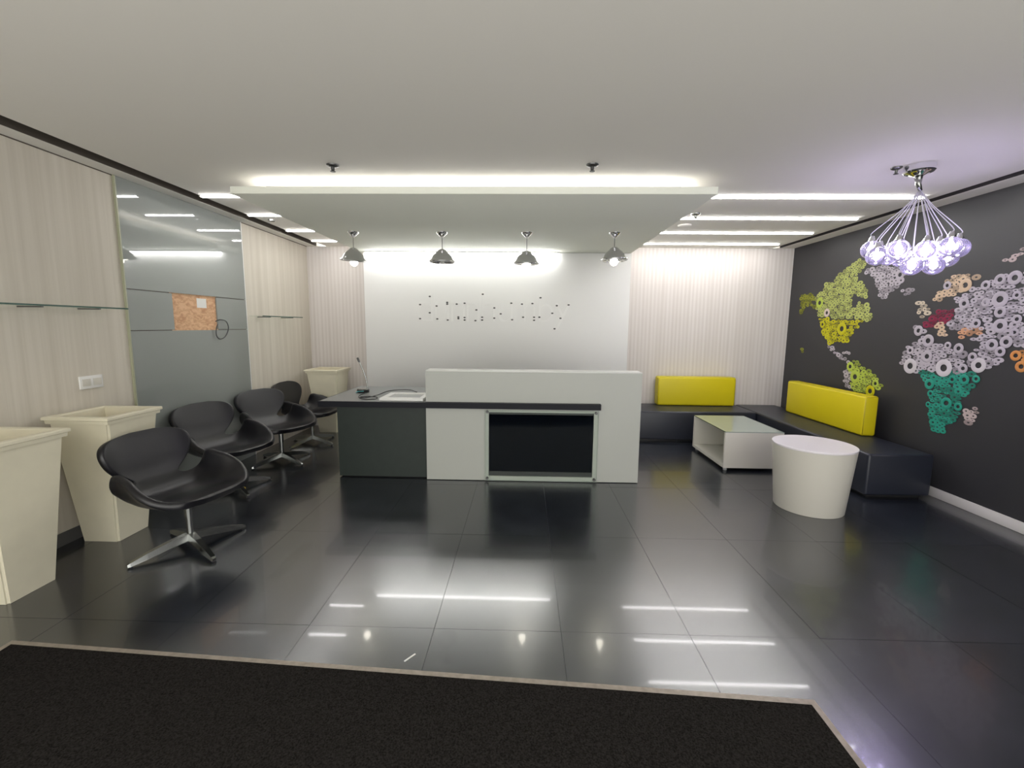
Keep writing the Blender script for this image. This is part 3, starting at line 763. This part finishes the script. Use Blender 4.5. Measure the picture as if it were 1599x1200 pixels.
# ------------------------------------------------------------------ chairs
SPINE = [(0.0, 0.285, 0.405), (0.06, 0.265, 0.415), (0.15, 0.19, 0.400), (0.28, 0.06, 0.372), (0.38, -0.06, 0.365), (0.46, -0.15, 0.380),
         (0.52, -0.21, 0.420), (0.57, -0.245, 0.465), (0.64, -0.268, 0.525), (0.74, -0.290, 0.600), (0.85, -0.315, 0.680), (0.94, -0.335, 0.740), (1.0, -0.348, 0.772)]
WIDTH = [(0.0, 0.07), (0.012, 0.12), (0.03, 0.165), (0.06, 0.215), (0.10, 0.262), (0.16, 0.32), (0.24, 0.38), (0.32, 0.415), (0.385, 0.42),
         (0.43, 0.418), (0.465, 0.405), (0.488, 0.375), (0.508, 0.32), (0.524, 0.25), (0.538, 0.19), (0.552, 0.15), (0.566, 0.138), (0.582, 0.15), (0.605, 0.178),
         (0.64, 0.215), (0.69, 0.25), (0.75, 0.275), (0.81, 0.285), (0.86, 0.28), (0.905, 0.26), (0.94, 0.225), (0.967, 0.178), (0.987, 0.12), (1.0, 0.05)]
CURL = [(0.0, 0.10), (0.08, 0.30), (0.2, 0.75), (0.33, 1.26), (0.41, 1.42), (0.47, 1.40), (0.52, 1.05), (0.56, 0.40), (0.65, 0.32), (0.8, 0.42), (1.0, 0.40)]
def cat_lookup(tab, s):
    v = lerp_table(tab, s); a = lerp_table(tab, max(0, s - 0.012)); b = lerp_table(tab, min(1, s + 0.012))
    return [(x + y + z) / 3 for x, y, z in zip(v, a, b)]
def shell_mesh():
    NU = 24
    SLIST = [0, .006, .014, .024, .036, .05, .07, .095, .125, .16, .2, .24, .28, .32, .355, .385, .41, .43, .447, .462, .475, .486, .496, .505, .513, .521,
             .529, .537, .546, .556, .568, .582, .6, .62, .645, .675, .705, .74, .775, .81, .84, .868, .892, .914, .934, .95, .964, .976, .986, .994, 1.0]
    NS = len(SLIST) - 1
    bm = bmesh.new()
    grid = []
    for i in range(NS + 1):
        s = SLIST[i]
        x, z = cat_lookup(SPINE, s)
        xa, za = cat_lookup(SPINE, max(0, s - 0.01)); xb, zb = cat_lookup(SPINE, min(1, s + 0.01))
        t = Vector((xb - xa, 0, zb - za)).normalized()
        nrm = Vector((t.z, 0, -t.x))            # towards the sitter
        q_ = min(1, max(0, (s - 0.50) / 0.09))
        lift = (Vector((-0.10, 0, 1)).normalized() * (1 - q_) + nrm * q_).normalized()
        w = cat_lookup(WIDTH, s)[0]; k = cat_lookup(CURL, s)[0]
        row = []
        side = {}
        for sg in (-1, 1):
            p = Vector((x, 0, z)); n = NU // 2
            side[sg] = [p.copy()]
            for j in range(n):
                l = (j + 0.5) / n * w
                q = min(1, max(0, (l - 0.09) / 0.30)); q = q * q * (3 - 2 * q)
                ang = k * q + 0.10 * l / 0.4
                p = p + (Vector((0, sg, 0)) * math.cos(ang) + lift * math.sin(ang)) * (w / n)
                side[sg].append(p.copy())
        for p in side[-1][:0:-1] + side[1]: row.append(bm.verts.new(p))
        grid.append(row)
    for a, b in zip(grid, grid[1:]):
        for j in range(len(a) - 1): bm.faces.new((a[j], a[j+1], b[j+1], b[j]))
    return bm
def make_chair(label):
    t = thing('swivel_chair', label, 'chair', (0, 0, 0), 0, 'black swivel chairs along the left wall')
    o = obj('seat_shell', shell_mesh(), M_LEATHER, t, True)
    o.data.update()
    if o.data.polygons[400].normal.z < 0: o.data.flip_normals()
    so = o.modifiers.new('thickness', 'SOLIDIFY'); so.thickness = 0.046; so.offset = -1.0; so.use_even_offset = False
    be = o.modifiers.new('round', 'SUBSURF'); be.levels = 1; be.render_levels = 1
    bm = bmesh.new(); lathe(bm, [(0, 0.335), (0.10, 0.335), (0.10, 0.325), (0.035, 0.315), (0, 0.315)], 24)
    smooth_by_angle(obj('seat_plate', bm, M_STEEL, t))
    bm = bmesh.new(); lathe(bm, [(0, 0.328), (0.024, 0.328), (0.024, 0.215), (0.020, 0.213), (0.020, 0.095), (0.026, 0.09), (0.026, 0.058), (0, 0.058)], 20)
    smooth_by_angle(obj('column', bm, M_ALU, t))
    for k in range(4):
        bm = bmesh.new()
        sec = [(0.012, 0.028, 0.060, 0.102), (0.12, 0.025, 0.044, 0.086), (0.24, 0.021, 0.022, 0.058), (0.325, 0.017, 0.010, 0.032), (0.339, 0.011, 0.010, 0.024)]
        R = [[bm.verts.new(p) for p in ((x, -w, z0), (x, w, z0), (x, w * 0.72, z1), (x, -w * 0.72, z1))] for x, w, z0, z1 in sec]
        for a, b in zip(R, R[1:]):
            for i in range(4): bm.faces.new((a[i], a[(i+1)%4], b[(i+1)%4], b[i]))
        bm.faces.new(R[0][::-1]); bm.faces.new(R[-1])
        f_ = obj('foot', bm, M_ALU, t); f_.rotation_euler = (0, 0, PI/4 + k * PI/2)
        bm = bmesh.new(); lathe(bm, [(0, 0.0005), (0.011, 0.0005), (0.011, 0.012), (0, 0.012)], 12, 0.322)
        obj('glide', bm, M_BLACK, f_)
    return t
D = math.radians
ch0 = make_chair('black leather swivel chair nearest the camera, beside the cream planter')
def set_base(c, world_angle, facing):      # the star base swivels independently of the seat
    k = 0
    for f_ in c.children:
        if f_.name.split('.')[0] == 'foot':
            f_.rotation_euler = (0, 0, D(world_angle - facing + 90 * k)); k += 1
for k, (x, y, face, base, lab) in enumerate((
        (-2.20, 2.755, -14, 57, ''),
        (-2.605, 3.79, -20, 54, 'black leather swivel chair second from the camera, before the grey glass'),
        (-2.605, 4.63, -25, 62, 'black leather swivel chair third from the camera, before the grey glass edge'),
        (-2.64, 5.41, -4, 67, 'black leather swivel chair farthest from the camera, by the corner planter'))):
    if k == 0:
        c = ch0; c.location = (x, y, 0); c.rotation_euler = (0, 0, D(face))
    else:
        c = dup(ch0, (x, y, 0), D(face), lab)
    set_base(c, base, face)
bm = bmesh.new(); lathe(bm, [(0, 0.0005), (0.03, 0.0005), (0.03, 0.008), (0.026, 0.011), (0, 0.011)], 20)
o = obj('bottle_cap', bm, M_YTAG); o.location = (-2.525, 3.80, 0); o.scale = (1, 1, 1); tag(o, 'small yellow disc on the floor under the second chair', 'cap')

# ------------------------------------------------------------------ seating corner on the right
def bench(x0, x1, y0, y1, label):
    t = thing('upholstered_bench', label, 'bench', (0, 0, 0))
    box('cushion_block', x0, x1, y0, y1, 0.028, 0.402, M_BENCH, t, bevel=0.022, seg=4)
    box('plinth', x0 + 0.05, x1 - 0.05, y0 + 0.05, y1 - 0.05, 0.0005, 0.0275, M_BLACK, t)
    bm = bmesh.new()
    i = 0.006
    tube(bm, [(x0 + 0.03, y0 + i, 0.388), (x1 - 0.03, y0 + i, 0.388)], 0.005, 6)
    tube(bm, [(x0 + i, y0 + 0.03, 0.388), (x0 + i, y1 - 0.03, 0.388)], 0.005, 6)
    tube(bm, [(x0 + 0.03, y0 + i, 0.042), (x1 - 0.03, y0 + i, 0.042)], 0.004, 6)
    obj('piping', bm, M_PIPING, t, True)
bench(1.40, 3.005, 5.715, 6.335, 'dark navy-grey leather bench along the striped back wall')
bench(3.01, 3.575, 3.845, 6.335, 'dark navy-grey leather bench along the map wall')
def backrest(x0, x1, y0, y1, z1, face, label):
    t = thing('yellow_bolster', label, 'cushion')
    box('pad', x0, x1, y0, y1, 0.404, z1, M_YELLOW, t, bevel=0.024, seg=4)
    bm = bmesh.new()
    if face == 'y':
        P = [(x0 + 0.02, y0 + 0.012, z1 - 0.006), (x1 - 0.02, y0 + 0.012, z1 - 0.006)]
        tube(bm, P, 0.005, 6)
        for x in (x0 + 0.005, x1 - 0.005): tube(bm, [(x, y0 + 0.012, 0.42), (x, y0 + 0.012, z1 - 0.03)], 0.005, 6)
    else:
        tube(bm, [(x0 + 0.012, y0 + 0.02, z1 - 0.006), (x0 + 0.012, y1 - 0.02, z1 - 0.006)], 0.005, 6)
        for x in (x0 + 0.014, x1 - 0.014): tube(bm, [(x, y0 + 0.005, 0.42), (x, y0 + 0.005, z1 - 0.03)], 0.005, 6)
        tube(bm, [(x0 + 0.02, y0 + 0.006, z1 - 0.012), (x1 - 0.02, y0 + 0.006, z1 - 0.012)], 0.005, 6)
    obj('piping', bm, M_YPIPING, t, True)
backrest(1.865, 2.925, 6.16, 6.325, 0.802, 'y', 'yellow leather back cushion on the bench by the striped wall')
backrest(3.425, 3.57, 4.505, 5.83, 0.812, 'x', 'long yellow leather back cushion on the bench by the map wall')

ct = thing('coffee_table', 'low white box coffee table with glass top and open side', 'coffee table', (2.385, 4.97, 0))
hx, hy, z0, z1 = 0.298, 0.43, 0.035, 0.42
box('end_panel', -hx, hx, -hy, -hy + 0.03, z0, z1 - 0.008, M_WHITE_W, ct, bevel=0.002)
box('end_panel', -hx, hx, hy - 0.03, hy, z0, z1 - 0.008, M_WHITE_W, ct, bevel=0.002)
box('back_panel', hx - 0.025, hx, -hy + 0.0305, hy - 0.0305, z0, z1 - 0.008, M_WHITE_W, ct)
box('bottom_shelf', -hx, hx - 0.0255, -hy + 0.0305, hy - 0.0305, z0, z0 + 0.03, M_WHITE_W, ct)
box('glass_top', -hx, hx, -hy, hy, z1 - 0.0075, z1, M_MIRRORGLASS, ct)
box('glass_edge', -hx - 0.001, -hx, -hy, hy, z1 - 0.0075, z1, M_GLASS_EDGE, ct)
for sx in (-1, 1):
    for sy in (-1, 1):
        bm = bmesh.new(); lathe(bm, [(0, 0.001), (0.018, 0.001), (0.02, 0.006), (0.02, 0.028), (0.012, 0.0345), (0, 0.0345)], 16, sx*(hx - 0.04), sy*(hy - 0.05))
        smooth_by_angle(obj('caster', bm, M_TRAYGREY, ct))

rt = thing('round_side_table', 'white round side table tapering to its base, beside the map-wall bench', 'side table', (2.395, 3.64, 0))
bm = bmesh.new(); lathe(bm, [(0, 0.001), (0.249, 0.001), (0.252, 0.006), (0.296, 0.522), (0.296, 0.526), (0, 0.526)], 72)
smooth_by_angle(obj('body', bm, M_WHITE_W, rt))
bm = bmesh.new(); lathe(bm, [(0, 0.5265), (0.296, 0.5265), (0.299, 0.529), (0.299, 0.540), (0.296, 0.543), (0, 0.543)], 72)
smooth_by_angle(obj('table_top', bm, M_TABLE_TOP, rt))

# ------------------------------------------------------------------ entrance mat
mt = thing('entrance_mat', 'large dark brown carpet mat with pale trim at the front of the floor', 'mat')
P = [(-2.385, -1.0), (1.178, -1.0), (1.178, 1.637), (-2.365, 1.842)]
def prism(bm, pts, z0, z1):
    a = [bm.verts.new((x, y, z0)) for x, y in pts]; b = [bm.verts.new((x, y, z1)) for x, y in pts]
    bm.faces.new(a[::-1]); bm.faces.new(b)
    for i in range(len(pts)): bm.faces.new((a[i], a[(i+1)%len(pts)], b[(i+1)%len(pts)], b[i]))
    return bm
w = 0.026
Q = [(-2.385 + w, -1.0), (1.178 - w, -1.0), (1.178 - w, 1.637 - w), (-2.365 + w, 1.842 - w)]
obj('carpet', prism(bmesh.new(), Q, 0.0012, 0.009), M_CARPET, mt)
for a, b, c, d in ((0, 3, 3, 0), (3, 2, 2, 3), (2, 1, 1, 2)):
    obj('trim', prism(bmesh.new(), [P[a], P[b], Q[c], Q[d]], 0.001, 0.008), M_TRIM, mt)
bm = bmesh.new(); bx(bm, -0.03, 0.03, -0.0035, 0.0035, 0.0005, 0.003)
o = obj('paper_sliver', bm, M_PLASTIC); o.location = (-0.493, 1.811, 0); o.rotation_euler = (0, 0, 0.9); tag(o, 'tiny white sliver on the dark floor near the mat edge', 'paper')
